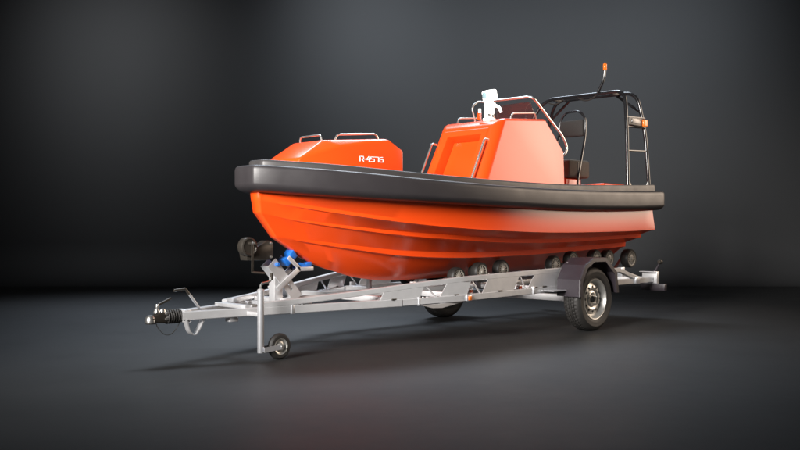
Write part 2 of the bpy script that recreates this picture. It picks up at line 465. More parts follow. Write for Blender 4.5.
# --- console --------------------------------------------------------------------
def build_console():
    prof = [(1.12, 1.30), (.685, 2.175), (-.10, 2.233), (-.41, 1.917), (-.41, 1.30)]
    bm = NB()
    A, B = [], []
    for x, z in prof:
        yw = .437-.03*(z-1.3)/.9
        A.append(bm.verts.new((x, yw, z))); B.append(bm.verts.new((x, -yw, z)))
    n = 5
    bm.faces.new(A); bm.faces.new(B[::-1])
    for i in range(n): bm.faces.new((A[i], B[i], B[(i+1) % n], A[(i+1) % n]))
    bmesh.ops.recalc_face_normals(bm, faces=bm.faces)
    big = [e for e in bm.edges if (e.verts[0] in (A[0], A[1]) and e.verts[1] in (A[0], A[1])) or (e.verts[0] in (B[0], B[1]) and e.verts[1] in (B[0], B[1]))
           or (set(e.verts) == {A[1], B[1]})]
    small = [e for e in bm.edges if e not in big and min(v.co.z for v in e.verts) > 1.31]
    bmesh.ops.bevel(bm, geom=big+[A[1], B[1]], offset=.10, segments=8, affect='EDGES', profile=.5)
    ed = [e for e in bm.edges if e.calc_face_angle(0) > .45 and min(v.co.z for v in e.verts) > 1.31]
    bmesh.ops.bevel(bm, geom=ed, offset=.028, segments=4, affect='EDGES', profile=.5)
    bm.faces.ensure_lookup_table()
    front = max((f for f in bm.faces if f.normal.x > .8), key=lambda f: f.calc_area())
    nn = front.normal.copy()
    r = bmesh.ops.inset_region(bm, faces=[front], thickness=.006, use_even_offset=True)
    bm.faces.ensure_lookup_table()
    r = bmesh.ops.inset_region(bm, faces=[front], thickness=.014, depth=.012, use_even_offset=True)
    r = bmesh.ops.inset_region(bm, faces=[front], thickness=.062, use_even_offset=True)
    r = bmesh.ops.inset_region(bm, faces=[front], thickness=.006, depth=-.015, use_even_offset=True)
    r = bmesh.ops.inset_region(bm, faces=[front], thickness=.004, depth=-.10, use_even_offset=True)
    pan = [v.co.copy() for v in front.verts]
    con = obj('console', bm, ORANGE, boat, angle=28)
    # the door leaf at the back of the recess
    c = sum(pan, Vector())/len(pan)
    bm = NB(); fr = [bm.verts.new(c+(p-c)*.985+nn*.006) for p in pan]; bk = [bm.verts.new(c+(p-c)*.985+nn*.001) for p in pan]
    m = len(pan)
    bm.faces.new(fr); bm.faces.new(bk[::-1])
    for i in range(m): bm.faces.new((fr[i], fr[(i+1) % m], bk[(i+1) % m], bk[i]))
    obj('door', bm, ORANGE, con)
    # hand rails beside the door
    d = Vector((.685-1.12, 0, 2.175-1.30)).normalized()
    def on_front(y, z, off): return Vector((1.12-(z-1.30)*.497, y, z))+nn*off
    for y in (-.385, .345):
        bm = NB()
        pipe(bm, [on_front(y, 1.42, 0.), on_front(y, 1.42, .055), on_front(y, 1.93, .055), on_front(y, 1.95, -.01)], .0115, .03)
        if y > 0:
            for k in range(26):     # knurled grip rings
                p = on_front(y, 1.45+k*.018, .055); q = on_front(y, 1.459+k*.018, .055)
                tube(bm, [p, q], .0145, 10)
        obj('grab_rail', bm, STEEL, con)
    def roof(x): return 2.175+(.685-x)*.0739
    for y, xs in ((-.305, (.55, .12)), (.31, (.40, -.06))):
        a, b = xs
        bm = NB(); pipe(bm, [(a, y, roof(a)-.01), (a-.035, y, roof(a)+.062), (b+.02, y, roof(b)+.068), (b, y, roof(b)-.01)], .0082, .035)
        obj('grab_rail', bm, STEEL, con)
    # windscreen: steel hoop leaning over the rear of the roof and a tinted pane
    ws = NB()
    hp = [(-.435, .35, 1.86), (-.50, .375, 1.875), (-.545, .375, 1.95), (-.47, .37, 2.07), (.06, .345, 2.465), (.06, -.345, 2.478), (-.47, -.37, 2.07), (-.545, -.375, 1.95), (-.50, -.375, 1.875), (-.435, -.35, 1.86)]
    pipe(ws, hp, .0125, [0, .05, .06, .09, .07, .07, .09, .06, .05, 0], 10, 6)
    pipe(ws, [(.17, -.345, 2.19), (.255, -.348, 2.40), (.15, -.348, 2.474), (.05, -.335, 2.478)], .011, .07)
    pipe(ws, [(.17, .345, 2.19), (.19, .345, 2.33), (.02, .345, 2.435)], .0001, .05)
    fr = obj('windscreen', ws, STEEL, boat)
    bm = NB()
    prism(bm, [(-.325, 0), (.325, 0), (.30, .205), (.27, .225), (-.27, .225), (-.30, .205)], -.004, .004, 'x')
    bmesh.ops.transform(bm, matrix=Matrix.Translation((-.04, 0, 2.205)) @ Matrix.Rotation(math.radians(20), 4, 'Y'), verts=bm.verts)
    obj('windscreen_pane', bm, GLASS, fr)
    # searchlight on the roof
    c = Vector((.575, .165, 2.181))
    bm = NB()
    lathe(bm, [(0, 0), (.062, 0), (.062, .012), (.056, .018), (.03, .022)], 'z', c, 24)
    # tapering pedestal leaning aft, box section
    b2 = NB()
    q = [(-.042, -.034, .02), (.045, -.034, .02), (.045, .034, .02), (-.042, .034, .02), (-.070, -.044, .188), (.030, -.044, .188), (.030, .044, .188), (-.070, .044, .188)]
    vv = [b2.verts.new(Vector(p)) for p in q]
    for f in ((3, 2, 1, 0), (4, 5, 6, 7), (0, 1, 5, 4), (1, 2, 6, 5), (2, 3, 7, 6), (3, 0, 4, 7)): b2.faces.new([vv[i] for i in f])
    bmesh.ops.recalc_face_normals(b2, faces=b2.faces)
    bmesh.ops.bevel(b2, geom=b2.edges[:], offset=.014, segments=3, affect='EDGES', profile=.5)
    bmesh.ops.transform(b2, matrix=Matrix.Translation(c) @ Matrix.Rotation(math.radians(0), 4, 'Z'), verts=b2.verts)
    merge(bm, b2)
    box(bm, c+Vector((-.045, -.03, .18)), c+Vector((.010, .03, .225)), .006)
    sl = obj('searchlight', bm, LAMPW, boat, label='white searchlight on the console roof, glow put into its body')
    R = Matrix.Translation(c+Vector((-.02, -.005, .262))) @ Matrix.Rotation(math.radians(-14), 4, 'Z') @ Matrix.Rotation(math.radians(11), 4, 'Y')
    bm = NB(); box(bm, (-.066, -.062, -.055), (.060, .058, .055), .022, 4, R)
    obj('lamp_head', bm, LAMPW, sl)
    bm = NB(); lathe(bm, [(0, .070), (.026, .070), (.037, .064), (.037, .05), (0, .05)], 'x', (0, -.006, .004), 24)
    bmesh.ops.transform(bm, matrix=R, verts=bm.verts)
    obj('lamp_lens', bm, mat('lamp_lens_glass', (.35, .55, .60), .1, coat=.5), sl)
    bm = NB(); pipe(bm, [c+Vector((-.05, .02, .165)), c+Vector((-.105, .06, .140)), c+Vector((-.118, .07, .085))], .015, .025, 12)
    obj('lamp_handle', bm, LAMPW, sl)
    for dx in (.04, -.03):
        bm = NB(); lathe(bm, [(0, .010), (.015, .008), (.019, 0), (.019, -.004)], 'y', c+Vector((dx*.8, .035, .045)), 12)
        obj('lamp_bolt', bm, BLACKP, sl)
    bm = NB(); box(bm, (.655, .10, 2.175), (.69, .135, 2.255), .006); obj('lamp_bracket', bm, ORANGE, sl)
    bm = NB(); lathe(bm, [(0, 2.30), (.016, 2.297), (.02, 2.285), (.02, 2.25), (0, 2.25)], 'z', (.6725, .1175, 0), 14)
    obj('lamp_knob', bm, STEEL, sl)
build_console()

# --- helm seat -------------------------------------------------------------------
def build_seat():
    bm = NB(); box(bm, (-1.20, -.25, 1.64), (-.76, .25, 1.85), .035, 4)
    seat = obj('helm_seat', bm, FABRIC, boat)
    bm = NB(); box(bm, (-1.10, -.20, 1.38), (-.78, .19, 1.637), .02, 3); obj('seat_base', bm, ORANGE, seat)
    bm = NB(); box(bm, (-1.225, -.165, 2.150), (-1.165, .165, 2.350), .02, 3); obj('backrest', bm, FABRIC2, seat)
    bm = NB()
    P = [(-.90, -.272, 1.62), (-1.19, -.185, 2.15), (-1.205, -.18, 2.36), (-1.205, -.10, 2.455), (-1.205, .10, 2.455), (-1.205, .18, 2.36), (-1.19, .185, 2.15), (-.90, .272, 1.60), (-.90, .272, 1.39)]
    pipe(bm, P, .0135, .09, 10, 7)
    pipe(bm, [(-.90, -.272, 1.62), (-.90, -.272, 1.39)], .0135)
    tube(bm, [(-1.20, -.175, 2.17), (-1.20, .175, 2.17)], .009, 8)
    obj('seat_frame', bm, BLACKP, seat)
    bm = NB(); tube(bm, [(-.944, .2525, 1.675), (-.944, .2525, 1.815)], .004, 6); obj('seat_piping', bm, BLACKP, seat)
build_seat()

# --- roll bar ---------------------------------------------------------------------
def build_rollbar():
    XF, XR, ZB = -1.20, -1.67, 1.545
    bm = NB()
    R = .021
    pf = [(XF, .75, ZB), (XF-.06, .66, 2.645), (XF-.06, -.50, 2.655), (XF, -.75, ZB)]
    pf = [(XF, .75, ZB), (XF-.02, .725, 2.2), (XF-.09, .655, 2.645), (XF-.09, -.48, 2.655), (XF-.02, -.70, 2.3), (XF, -.75, ZB)]
    pipe(bm, pf, R, [0, .2, .13, .16, .2, 0], 12, 7)
    rb = obj('roll_bar', bm, BLACKP, boat)
    bm = NB()
    pr = [(XR, .75, ZB), (XR+.02, .71, 2.2), (XR+.05, .615, 2.665), (XR+.05, -.55, 2.68), (XR+.02, -.69, 2.3), (XR, -.75, ZB)]
    pipe(bm, pr, R, [0, .2, .16, .14, .2, 0], 12, 7)
    obj('rear_hoop', bm, BLACKP, rb)
    for s in (1, -1):
        bm = NB(); tube(bm, [(XR+.05, s*.33, 2.665), (XR+.03, s*.665, 2.42)], .016, 10); obj('brace', bm, BLACKP, rb)
    for s in (1, -1):
        bm = NB(); tube(bm, [(XF-.09, s*.40, 2.65), (XR+.05, s*.40, 2.668)], .014, 10); obj('top_tie', bm, BLACKP, rb)
    for s in (1, -1):
        for z, yy in ((2.345, .713), (2.235, .722), (1.955, .734)):
            bm = NB(); tube(bm, [(XF-.02, s*yy, z-.015), (XR+.02, s*yy*.985, z+.005)], .0125, 8)
            obj('ladder_rung', bm, BLACKP, rb)
        for x, dx in ((XF, -.055), (XR, .055), (XF, .0), ):
            if dx == 0: continue
            bm = NB(); prism(bm, [(x, ZB), (x+dx*1.25, ZB), (x, ZB+.085)], s*.75-.006, s*.75+.006)
            obj('gusset', bm, GUSS, rb)
    # cables slung under the top bar
    for y0, y1 in ((-.44, -.20), (.02, .27)):
        bm = NB(); P = []
        for k in range(11):
            t = k/10; P.append((XF-.09, y0+(y1-y0)*t, 2.632-.045*math.sin(PI*t)**.8))
        tube(bm, P, .009, 8); obj('cable_loop', bm, CABLE, rb)
    # side light between the rungs on port
    bm = NB(); box(bm, (-1.55, .685, 2.243), (-1.26, .745, 2.330), .008, 2)
    nl = obj('side_light', bm, mat('side_light_housing', (.17, .15, .13), .4, rvar=.05, scale=20), boat)
    bm = NB(); box(bm, (-1.48, .744, 2.262), (-1.29, .752, 2.318), .004, 2); obj('side_light_panel', bm, BLACKP, nl)
    bm = NB(); box(bm, (-1.62, .69, 2.245), (-1.53, .765, 2.325), .012, 3); obj('side_light_lens', bm, LENSO, nl)
    # amber beacon on a bent mast
    bm = NB(); P = fillet([(-1.27, .305, 2.655), (-1.27, .345, 2.72), (-1.27, .39, 2.81), (-1.27, .405, 2.915)], .10, 8)
    tube(bm, P, .0165, 10); bc = obj('beacon', bm, BLACKP, boat)
    bm = NB(); lathe(bm, [(0, 2.99), (.018, 2.988), (.0225, 2.978), (.0225, 2.918), (.018, 2.91), (0, 2.91)], 'z', (-1.27, .405, 0), 20)
    obj('beacon_lamp', bm, LENSO, bc, label='amber beacon lamp')
build_rollbar()

# ------------------------------------------------------------------ TRAILER
tr = thing('boat_trailer', 'galvanised steel boat trailer with drawbar and rollers standing under the orange boat', 'trailer', (1.2, 0, 0))

def yA(x): return .86 if x <= 1.75 else .86-.324*(x-1.75)
def zL(x): return lerp_tab(x, [(-1.7, .452), (-.8, .452), (1.75, .417), (2.3, .397), (4.2, .360)])
def zU(x): return lerp_tab(x, [(-1.22, .485), (-.88, .585), (-.1, .622), (.3, .620), (1.77, .583), (2.18, .545), (2.73, .488), (3.24, .442), (3.55, .418)])

def rail_path(xs, zf, off): return [(x, yA(x)-off, zf(x)) for x in xs]

def ribbon(bm, pts, w, h, bev=.004):
    """box-section rail through points, mitred at its bends"""
    pts = [Vector(p) for p in pts]; rings = []
    for i, p in enumerate(pts):
        t = (pts[min(i+1, len(pts)-1)]-pts[max(i-1, 0)]).normalized()
        s = t.cross(Vector((0, 0, 1))).normalized(); u = Vector((0, 0, 1))
        c = bev
        off = [(-w/2+c, -h/2), (w/2-c, -h/2), (w/2, -h/2+c), (w/2, h/2-c), (w/2-c, h/2), (-w/2+c, h/2), (-w/2, h/2-c), (-w/2, -h/2+c)]
        rings.append([bm.verts.new(p+s*a+u*b) for a, b in off])
    loft_strip(bm, rings, True)

def mirror(bm, s):
    if s < 0:
        bmesh.ops.transform(bm, matrix=Matrix.Scale(-1, 4, (0, 1, 0)), verts=bm.verts)
    return bm

for s in (1, -1):
    # main lower rail
    bm = NB(); ribbon(bm, [(2.33, yA(2.33)-.034, zL(2.33)), (1.80, .822, zL(1.80)), (1.70, .829, zL(1.70)), (.8, .829, zL(.8)), (-.8, .829, zL(-.8)), (-1.62, .80, zL(-1.62))], .058, .058)
    mr = obj('main_rail', mirror(bm, s), GALV, tr)
    # drawbar beam, from the coupling back to the rail
    bm = NB(); ribbon(bm, [(4.135, yA(4.135)-.035, zL(4.135)), (3.2, yA(3.2)-.035, zL(3.2)), (2.34, yA(2.34)-.035, zL(2.34))], .062, .066, .005)
    db = obj('drawbar_beam', mirror(bm, s), GALV, tr)
    # upper rail
    bm = NB(); ribbon(bm, rail_path([3.56, 3.24, 2.73, 2.18, 1.80, 1.72, .9, .3, -.1, -.88, -1.22], zU, .030), .050, .048, .006)
    ur = obj('upper_rail', mirror(bm, s), GALV, tr)
    # web plates between them, with the slanted gaps left open
    plates = [[(2.51, 0), (2.14, 0), (2.185, 1), (2.55, 1)], [(1.915, 0), (1.79, 0), (1.655, 0), (1.715, 1), (1.79, 1), (1.995, 1)],
              [(1.41, 0), (.94, 0), (1.04, 1), (1.505, 1)], [(.695, 0), (.2, 0), (-.40, 0), (-.40, 1), (.2, 1), (.825, 1)]]
    for pl in plates:
        bm = NB(); A, B = [], []
        for x, low in pl:
            z = zL(x)+.020 if low else zU(x)-.012
            A.append(bm.verts.new((x, yA(x)-.0065, z))); B.append(bm.verts.new((x, yA(x)-.013, z)))
        bm.faces.new(A); bm.faces.new(B[::-1]); n = len(A)
        for i in range(n): bm.faces.new((A[i], A[(i+1) % n], B[(i+1) % n], B[i]))
        obj('web_plate', mirror(bm, s), GALV, ur)
    for xt, xb in ((2.115, 2.015), (1.635, 1.515), (.925, .835)):
        bm = NB(); bar(bm, (xt, yA(xt)-.02, zU(xt)-.02), (xb, yA(xb)-.02, zL(xb)+.025), .016, .010, .002)
        obj('web_brace', mirror(bm, s), GALV, ur)
    # rail clamps and small fittings
    for x in (2.19, 3.30):
        bm = NB(); box(bm, (x-.013, yA(x)-.075, zL(x)-.036), (x+.013, yA(x)+.004, zL(x)+.036), .004)
        for dx in (.05, .09): lathe(bm, [(0, .006), (.010, .005), (.011, 0)], 'z', (x-dx, yA(x-dx)-.022, zL(x)+.033), 10)
        obj('rail_clamp', mirror(bm, s), GALV2, db)
    for x in (2.42, 1.83, 1.25, .55, .70):
        bm = NB(); box(bm, (x-.035, yA(x)-.012, zL(x)+.026), (x+.03, yA(x)+.002, zL(x)+.040), .003); obj('rail_slot_cover', mirror(bm, s), WINCHM, mr)
    bm = NB(); box(bm, (.715, .853, .40), (.745, .866, .475), .004); obj('rail_joint', mirror(bm, s), GALV2, mr)
    # side reflectors
    bm = NB(); box(bm, (1.665, .858, .388), (1.735, .872, .440), .004); ml = obj('side_marker', mirror(bm, s), GALV2, tr)
    bm = NB(); box(bm, (1.674, .873, .394), (1.718, .880, .434), .005, 2); obj('reflector', mirror(bm, s), LENSOR, ml)
    for x in (1.62, .885):
        bm = NB(); box(bm, (x-.035, .79, .446), (x+.035, .815, .492), .004); ml = obj('side_marker', mirror(bm, s), GALV2, tr)
        bm = NB(); box(bm, (x-.024, .816, .454), (x+.024, .823, .484), .004); obj('reflector', mirror(bm, s), LENSR, ml)

# cross members
for x, z, w in ((2.46, .425, .6), (1.70, .430, .79), (.62, .450, .79), (-.55, .462, .79), (-1.28, .462, .79)):
    w = min(w, yA(x)-.065)
    bm = NB(); box(bm, (x-.03, -w, z-.026), (x+.03, w, z+.026), .005); obj('cross_member', bm, GALV, tr)
bm = NB(); box(bm, (3.10, -.36, .405), (3.19, .36, .445), .005); obj('cross_member', bm, GALV, tr)
bm = NB(); box(bm, (3.60, -.22, .395), (3.67, .22, .425), .004); obj('cross_member', bm, GALV, tr)
for s in (1, -1):
    bm = NB(); bar(bm, (2.46, s*.52, .43), (1.70, s*.12, .435), .045, .03); obj('diagonal_brace', bm, GALV, tr)
bm = NB(); bar(bm, (3.15, 0, .425), (2.46, 0, .43), .06, .05); bar(bm, (2.43, 0, .43), (-1.25, 0, .462), .07, .05, up=(0, 0, 1)); obj('spine_beam', bm, GALV, tr)
bm = NB(); box(bm, (-.035, -.92, .285), (.035, .92, .355), .006)
for s in (1, -1): box(bm, (-.16, s*.80-.03, .30), (.10, s*.80+.03, .43), .008)
obj('axle', bm, GALV, tr)
# lower skid plate seen below the rail in front of the far wheel
for s in (1, -1):
    bm = NB(); prism(bm, [(2.25, .375), (1.72, .380), (1.60, .392), (1.55, .40), (2.0, .34), (2.12, .345)], s*.80-.012, s*.80+.012)
    obj('gusset_plate', bm, GALV, tr)

# wheels ----------------------------------------------------------------------------
def wheel(s):
    c = Vector((0, s*1.005, .326))
    n = 208
    prof = [(.205, -.075), (.215, -.088), (.245, -.099), (.275, -.100), (.298, -.092), (.312, -.080), (.322, -.066),
            (.324, -.048), (.316, -.046), (.316, -.040), (.325, -.038), (.326, -.018), (.317, -.016), (.317, -.010), (.3265, -.008),
            (.3265, .008), (.317, .010), (.317, .016), (.326, .018), (.325, .038), (.316, .040), (.316, .046), (.324, .048),
            (.322, .066), (.312, .080), (.298, .092), (.282, .0985), (.279, .1015), (.272, .1015), (.268, .100), (.245, .099), (.222, .092), (.215, .088), (.205, .075), (.19, .06), (.19, -.06), (.205, -.075)]
    def rf(j, k, r):
        if r > .3205: return r-.005*(1 if (k+2*(j//3)) % 4 == 0 else 0)
        if .30 < r < .3205 and abs(prof[j][1]) > .06: return r-.004*(1 if k % 4 == 0 else 0)
        return r
    bm = NB(); lathe(bm, prof, 'y', (0, 0, 0), n, rf)
    if s < 0: mirror(bm, -1)
    w = obj('wheel', bm, TYRE, tr, c, angle=38)
    bm = NB()
    lathe(bm, [(.200, -.074), (.206, -.070), (.198, -.062), (.180, -.05), (.168, .0), (.176, .045), (.188, .060), (.197, .066), (.2045, .078), (.209, .085), (.206, .090), (.198, .088), (.192, .076),
               (.184, .062), (.172, .046), (.160, .036), (.152, .038), (.138, .050), (.112, .056), (.098, .052), (.086, .044), (.078, .050), (.066, .054), (.048, .054), (0, .052)], 'y', (0, 0, 0), 64)
    if s < 0: mirror(bm, -1)
    rim = obj('rim', bm, RIMM, w, angle=40)
    for k in range(12):
        a = 2*PI*k/12
        M = Matrix.Rotation(-a, 4, 'Y') @ Matrix.Translation((.125, .0555, 0))
        b = NB(); lathe(b, [(0, .0015), (.011, .0012), (.0125, -.004)], 'y', (0, 0, 0), 14); bmesh.ops.transform(b, matrix=M, verts=b.verts)
        obj('rim_hole', mirror(b, s), DARK, w)
    for k in range(5):
        a = 2*PI*k/5+.3
        M = Matrix.Rotation(-a, 4, 'Y') @ Matrix.Translation((.058, .054, 0))
        b = NB(); lathe(b, [(0, .016), (.008, .015), (.0095, .010), (.0095, -.002)], 'y', (0, 0, 0), 6); bmesh.ops.transform(b, matrix=M, verts=b.verts)
        obj('wheel_nut', mirror(b, s), STEEL, w)
    bm = NB(); lathe(bm, [(0, .078), (.022, .077), (.030, .070), (.034, .055), (.036, .050)], 'y', (0, 0, 0), 24)
    if s < 0: mirror(bm, -1)
    obj('hub_cap', bm, BLACKP, w)
wheel(1); wheel(-1)

# mudguards -------------------------------------------------------------------------
def mudguard(s):
    P = [(.352, .365), (.345, .535), (.250, .680), (.100, .748), (-.135, .748), (-.335, .600), (-.378, .378)]
    C = Vector((0, .34))
    Q = [(C.x+(p[0]-C.x)*.955, C.y+(p[1]-C.y)*(.965 if p[1] > .4 else 1)) for p in P]
    Rr = [(C.x+(p[0]-C.x)*.86, C.y+(p[1]-C.y)*(.90 if p[1] > .4 else 1)) for p in P]
    bm = NB()
    rows = []
    for (px, pz), (qx, qz), (rx, rz) in zip(P, Q, Rr):
        loop = [(qx, .868, qz), (px, .868, pz), (px, 1.128, pz), (px*.985, 1.140, pz-.004 if pz > .4 else pz), (rx, 1.143, rz), (rx, 1.133, rz), (qx, 1.126, qz)]
        rows.append([bm.verts.new(v) for v in loop])
    loft_strip(bm, rows, True)
    mg = obj('mudguard', mirror(bm, s), PLASTIC, tr, angle=20)
    bm = NB(); box(bm, (.348, .86, .421), (.575, .985, .432), .003); obj('mudguard_step', mirror(bm, s), GALV2, mg)
    for xx in (-.25, .2):
        bm = NB(); bar(bm, (xx, .84, .47), (xx, .90, .70), .03, .02); obj('mudguard_bracket', mirror(bm, s), GALV, mg)
mudguard(1); mudguard(-1)

# rollers ---------------------------------------------------------------------------
def roller(c, r=.098, w=.085, yaw=0.0):
    R = Matrix.Rotation(yaw, 4, 'Z')
    bm = NB()
    lathe(bm, [(r*.60, -w*.36), (r*.66, -w*.46), (r*.90, -w*.50), (r*.975, -w*.38), (r, -w*.2), (r, w*.2), (r*.975, w*.38), (r*.90, w*.50), (r*.74, w*.47), (r*.70, w*.40), (r*.12, w*.36), (r*.12, -w*.36), (r*.60, -w*.36)], 'y', (0, 0, 0), 40)
    bmesh.ops.transform(bm, matrix=R, verts=bm.verts)
    ro = obj('roller', bm, ROLLR, tr, c)
    for side in (1, -1):
        bm = NB()
        for k in range(14):
            a = 2*PI*k/14
            b = NB(); box(b, (r*.34, 0, -r*.038), (r*.72, w*.43, r*.038), .0015, 1)
            bmesh.ops.transform(b, matrix=Matrix.Rotation(a, 4, 'Y'), verts=b.verts); merge(bm, b)
        lathe(bm, [(r*.36, w*.30), (r*.36, w*.44), (r*.30, w*.47), (r*.2, w*.47)], 'y', (0, 0, 0), 24)
        lathe(bm, [(r*.68, w*.36), (r*.68, w*.455), (r*.745, w*.475), (r*.755, w*.42)], 'y', (0, 0, 0), 36)
        lathe(bm, [(0, w*.60), (r*.12, w*.585), (r*.2, w*.47)], 'y', (0, 0, 0), 16)
        mirror(bm, side)
        bmesh.ops.transform(bm, matrix=R, verts=bm.verts)
        obj('roller_hub', bm, TAN, ro)
    return ro
for s in (1, -1):
    for x, y, z in ((1.285, .34, .568), (1.01, .40, .612), (.895, .27, .600), (.62, .36, .625), (-.21, .42, .655), (-.515, .44, .70), (-.97, .45, .712), (-1.24, .45, .705)):
        roller((x, s*y, z), .098)
    roller((-1.63, s*.50, .695), .112, .10)
    # rocker arms that carry them and their posts
    for (a, b) in (((1.33, .33, .56), (.57, .33, .60)), ((-.16, .36, .64), (-.56, .36, .67)), ((-.92, .37, .68), (-1.30, .37, .68))):
        bm = NB(); bar(bm, (a[0], s*a[1], a[2]-.02), (b[0], s*b[1], b[2]-.02), .03, .045); ra = obj('rocker_arm', bm, GALV, tr)
        m = ((a[0]+b[0])/2, (a[2]+b[2])/2)
        bm = NB(); box(bm, (m[0]-.035, s*a[1]-.02, .44), (m[0]+.035, s*a[1]+.02, m[1]-.045), .004); obj('rocker_post', bm, PLASTIC, ra)
        for x, y, z in ((1.285, .34, .568), (1.01, .40, .612), (.62, .36, .625), (-.21, .42, .655), (-.515, .44, .70), (-.97, .45, .712), (-1.24, .45, .705)):
            if b[0]-.02 < x < a[0]+.02:
                bm = NB(); tube(bm, [(x, s*(a[1]-.03), z), (x, s*(y+.01), z)], .012, 10)
                obj('roller_pin', bm, STEEL, ra)
    bm = NB(); bar(bm, (-1.36, s*.40, .462), (-1.63, s*.42, .70), .04, .03); tube(bm, [(-1.63, s*.54, .695), (-1.63, s*.40, .695)], .014, 10)
    obj('roller_bracket', bm, GALV, tr)
    bm = NB(); box(bm, (-1.34, s*.60-.03, .485), (-1.27, s*.60+.03, .60), .005); obj('roller_bracket', bm, GALV2, tr)
    # hull support stub ahead of the rollers
    bm = NB(); box(bm, (1.83, s*.30-.02, .44), (1.87, s*.30+.02, .545), .004); obj('support_post', bm, GALV, tr)

# rear end: bumper plates, lamps ---------------------------------------------------------
bm = NB(); box(bm, (-1.64, -.68, .425), (-1.58, .68, .485), .005); obj('rear_beam', bm, GALV, tr)
for s in (1, -1):
    bm = NB(); box(bm, (-1.655, .675, .408), (-1.645, .888, .545), .002); box(bm, (-1.655, .675, .540), (-1.58, .888, .549), .002); box(bm, (-1.655, .880, .408), (-1.60, .889, .549), .002)
    obj('end_plate', mirror(bm, s), GALV, tr)
    bm = NB(); box(bm, (-1.72, .64, .322), (-1.66, .955, .404), .008); lb = obj('rear_lamp', mirror(bm, s), PLASTIC, tr)
    bm = NB(); box(bm, (-1.728, .66, .335), (-1.721, .935, .392), .003); obj('rear_lamp_lens', mirror(bm, s), LENSR, lb)
    bm = NB(); tube(bm, [(-1.64, .835, .54), (-1.65, .862, .585), (-1.65, .898, .648)], [.016, .012, .011], 10); mk = obj('marker_lamp', mirror(bm, s), PLASTIC, tr)
    bm = NB(); lathe(bm, [(0, .030), (.018, .028), (.026, .018), (.028, .0), (.026, -.018), (.018, -.028), (0, -.030)], 'x', (-1.65, .905, .662), 16); obj('marker_lens', mirror(bm, s), WINCHM, mk)
    bm = NB(); bar(bm, (-.95, .80, .575), (-1.36, .80, .475), .045, .032); obj('rear_brace', mirror(bm, s), GALV, tr)
    bm = NB(); box(bm, (-1.27, .795, .42), (-1.18, .868, .50), .008); obj('rail_clamp', mirror(bm, s), GALV2, tr)

# winch post ----------------------------------------------------------------------------
def build_post():
    bm = NB(); box(bm, (3.165, -.04, .42), (3.25, .045, .66), .006)
    wp = obj('winch_post', bm, GALV, tr)
    # leaning channel: two cheeks and a back, with a slot in each cheek
    a, b = Vector((3.285, 0, .752)), Vector((3.005, 0, .437)); d = (b-a).normalized(); n = Vector((d.z, 0, -d.x))
    if n.x < 0: n = -n
    L = (b-a).length; hw = .052
    bm = NB()
    for y in (-.048, .048):
        def quad(t0, t1, o0, o1):
            poly = [a+d*t0+n*o0, a+d*t1+n*o0, a+d*t1+n*o1, a+d*t0+n*o1]
            prism(bm, [(p.x, p.z) for p in poly], y-.004, y+.004)
        quad(0, L*.60, -hw, hw); quad(L*.76, L, -hw, hw)
        quad(L*.60, L*.76, -hw, -.012); quad(L*.60, L*.76, .014, hw)
    poly = [a+n*hw, b+n*hw, b+n*(hw-.008), a+n*(hw-.008)]
    prism(bm, [(p.x, p.z) for p in poly], -.044, .044)
    obj('post_channel', bm, GALV, wp)
    bm = NB(); lathe(bm, [(0, .026), (.014, .025), (.019, .018), (.019, .0)], 'y', (3.232, .052, .735), 16); obj('blue_plug', bm, BLUE, wp)
    # bow support: an arm that forks into two rests with blue pads
    bm = NB(); bar(bm, (3.235, .062, .525), (2.995, .062, .700), .016, .045, up=(0, 0, 1))
    bar(bm, (3.0, .062, .693), (3.12, .062, .795), .016, .034); bar(bm, (3.012, .062, .690), (2.85, .062, .690), .016, .036)
    bar(bm, (3.235, -.055, .525), (2.995, -.055, .700), .016, .045, up=(0, 0, 1))
    bar(bm, (3.0, -.055, .693), (3.12, -.055, .795), .016, .034); bar(bm, (3.012, -.055, .690), (2.85, -.055, .690), .016, .036)
    arm = obj('bow_rest', bm, GALV, tr)
    def pad(c, ang, L, H):
        poly = [(-L/2, -H*.5), (L/2, -H*.5), (L/2, H*.5), (L*.16, H*.42), (0, H*.02), (-L*.16, H*.42), (-L/2, H*.5)]
        bm = NB(); prism(bm, poly, -.048, .055, 'y', .004)
        bmesh.ops.transform(bm, matrix=Matrix.Translation(c) @ Matrix.Rotation(ang, 4, 'Y'), verts=bm.verts)
        obj('bow_pad', bm, BLUE, arm)
    pad(Vector((3.085, 0, .787)), math.radians(40), .13, .072)
    pad(Vector((2.925, 0, .722)), math.radians(2), .135, .052)
    # winch
    bm = NB(); prism(bm, [(3.535, .775), (3.30, .775), (3.275, .80), (3.27, .905), (3.30, .935), (3.33, .938), (3.47, .865), (3.55, .85)], -.045, .055, 'y', .006)
    wi = obj('winch', bm, WINCHM, tr)
    bm = NB(); lathe(bm, [(0, -.015), (.068, -.015), (.077, -.008), (.079, 0), (.079, .045), (.075, .056), (.064, .061), (.058, .055), (0, .055)], 'y', (3.525, .02, .888), 40)
    obj('winch_drum', bm, WINCHM, wi)
    bm = NB(); tube(bm, [(3.53, .05, .915), (3.53, .125, .915)], .013, 12)
    bar(bm, (3.53, .12, .925), (3.53, .12, .675), .020, .010, .003, up=(0, 1, 0))
    tube(bm, [(3.53, .12, .68), (3.44, .17, .672)], .009, 10)
    obj('winch_crank', bm, WINCHM, wi)
    for x, y, z in ((3.30, .055, .915), (3.30, .055, .80), (3.49, .055, .845), (3.53, .125, .918)):
        bm = NB(); lathe(bm, [(0, .013), (.010, .012), (.012, .004), (.012, -.003)], 'y', (x, y, z), 10)
        obj('winch_bolt', bm, STEEL, wi)
build_post()

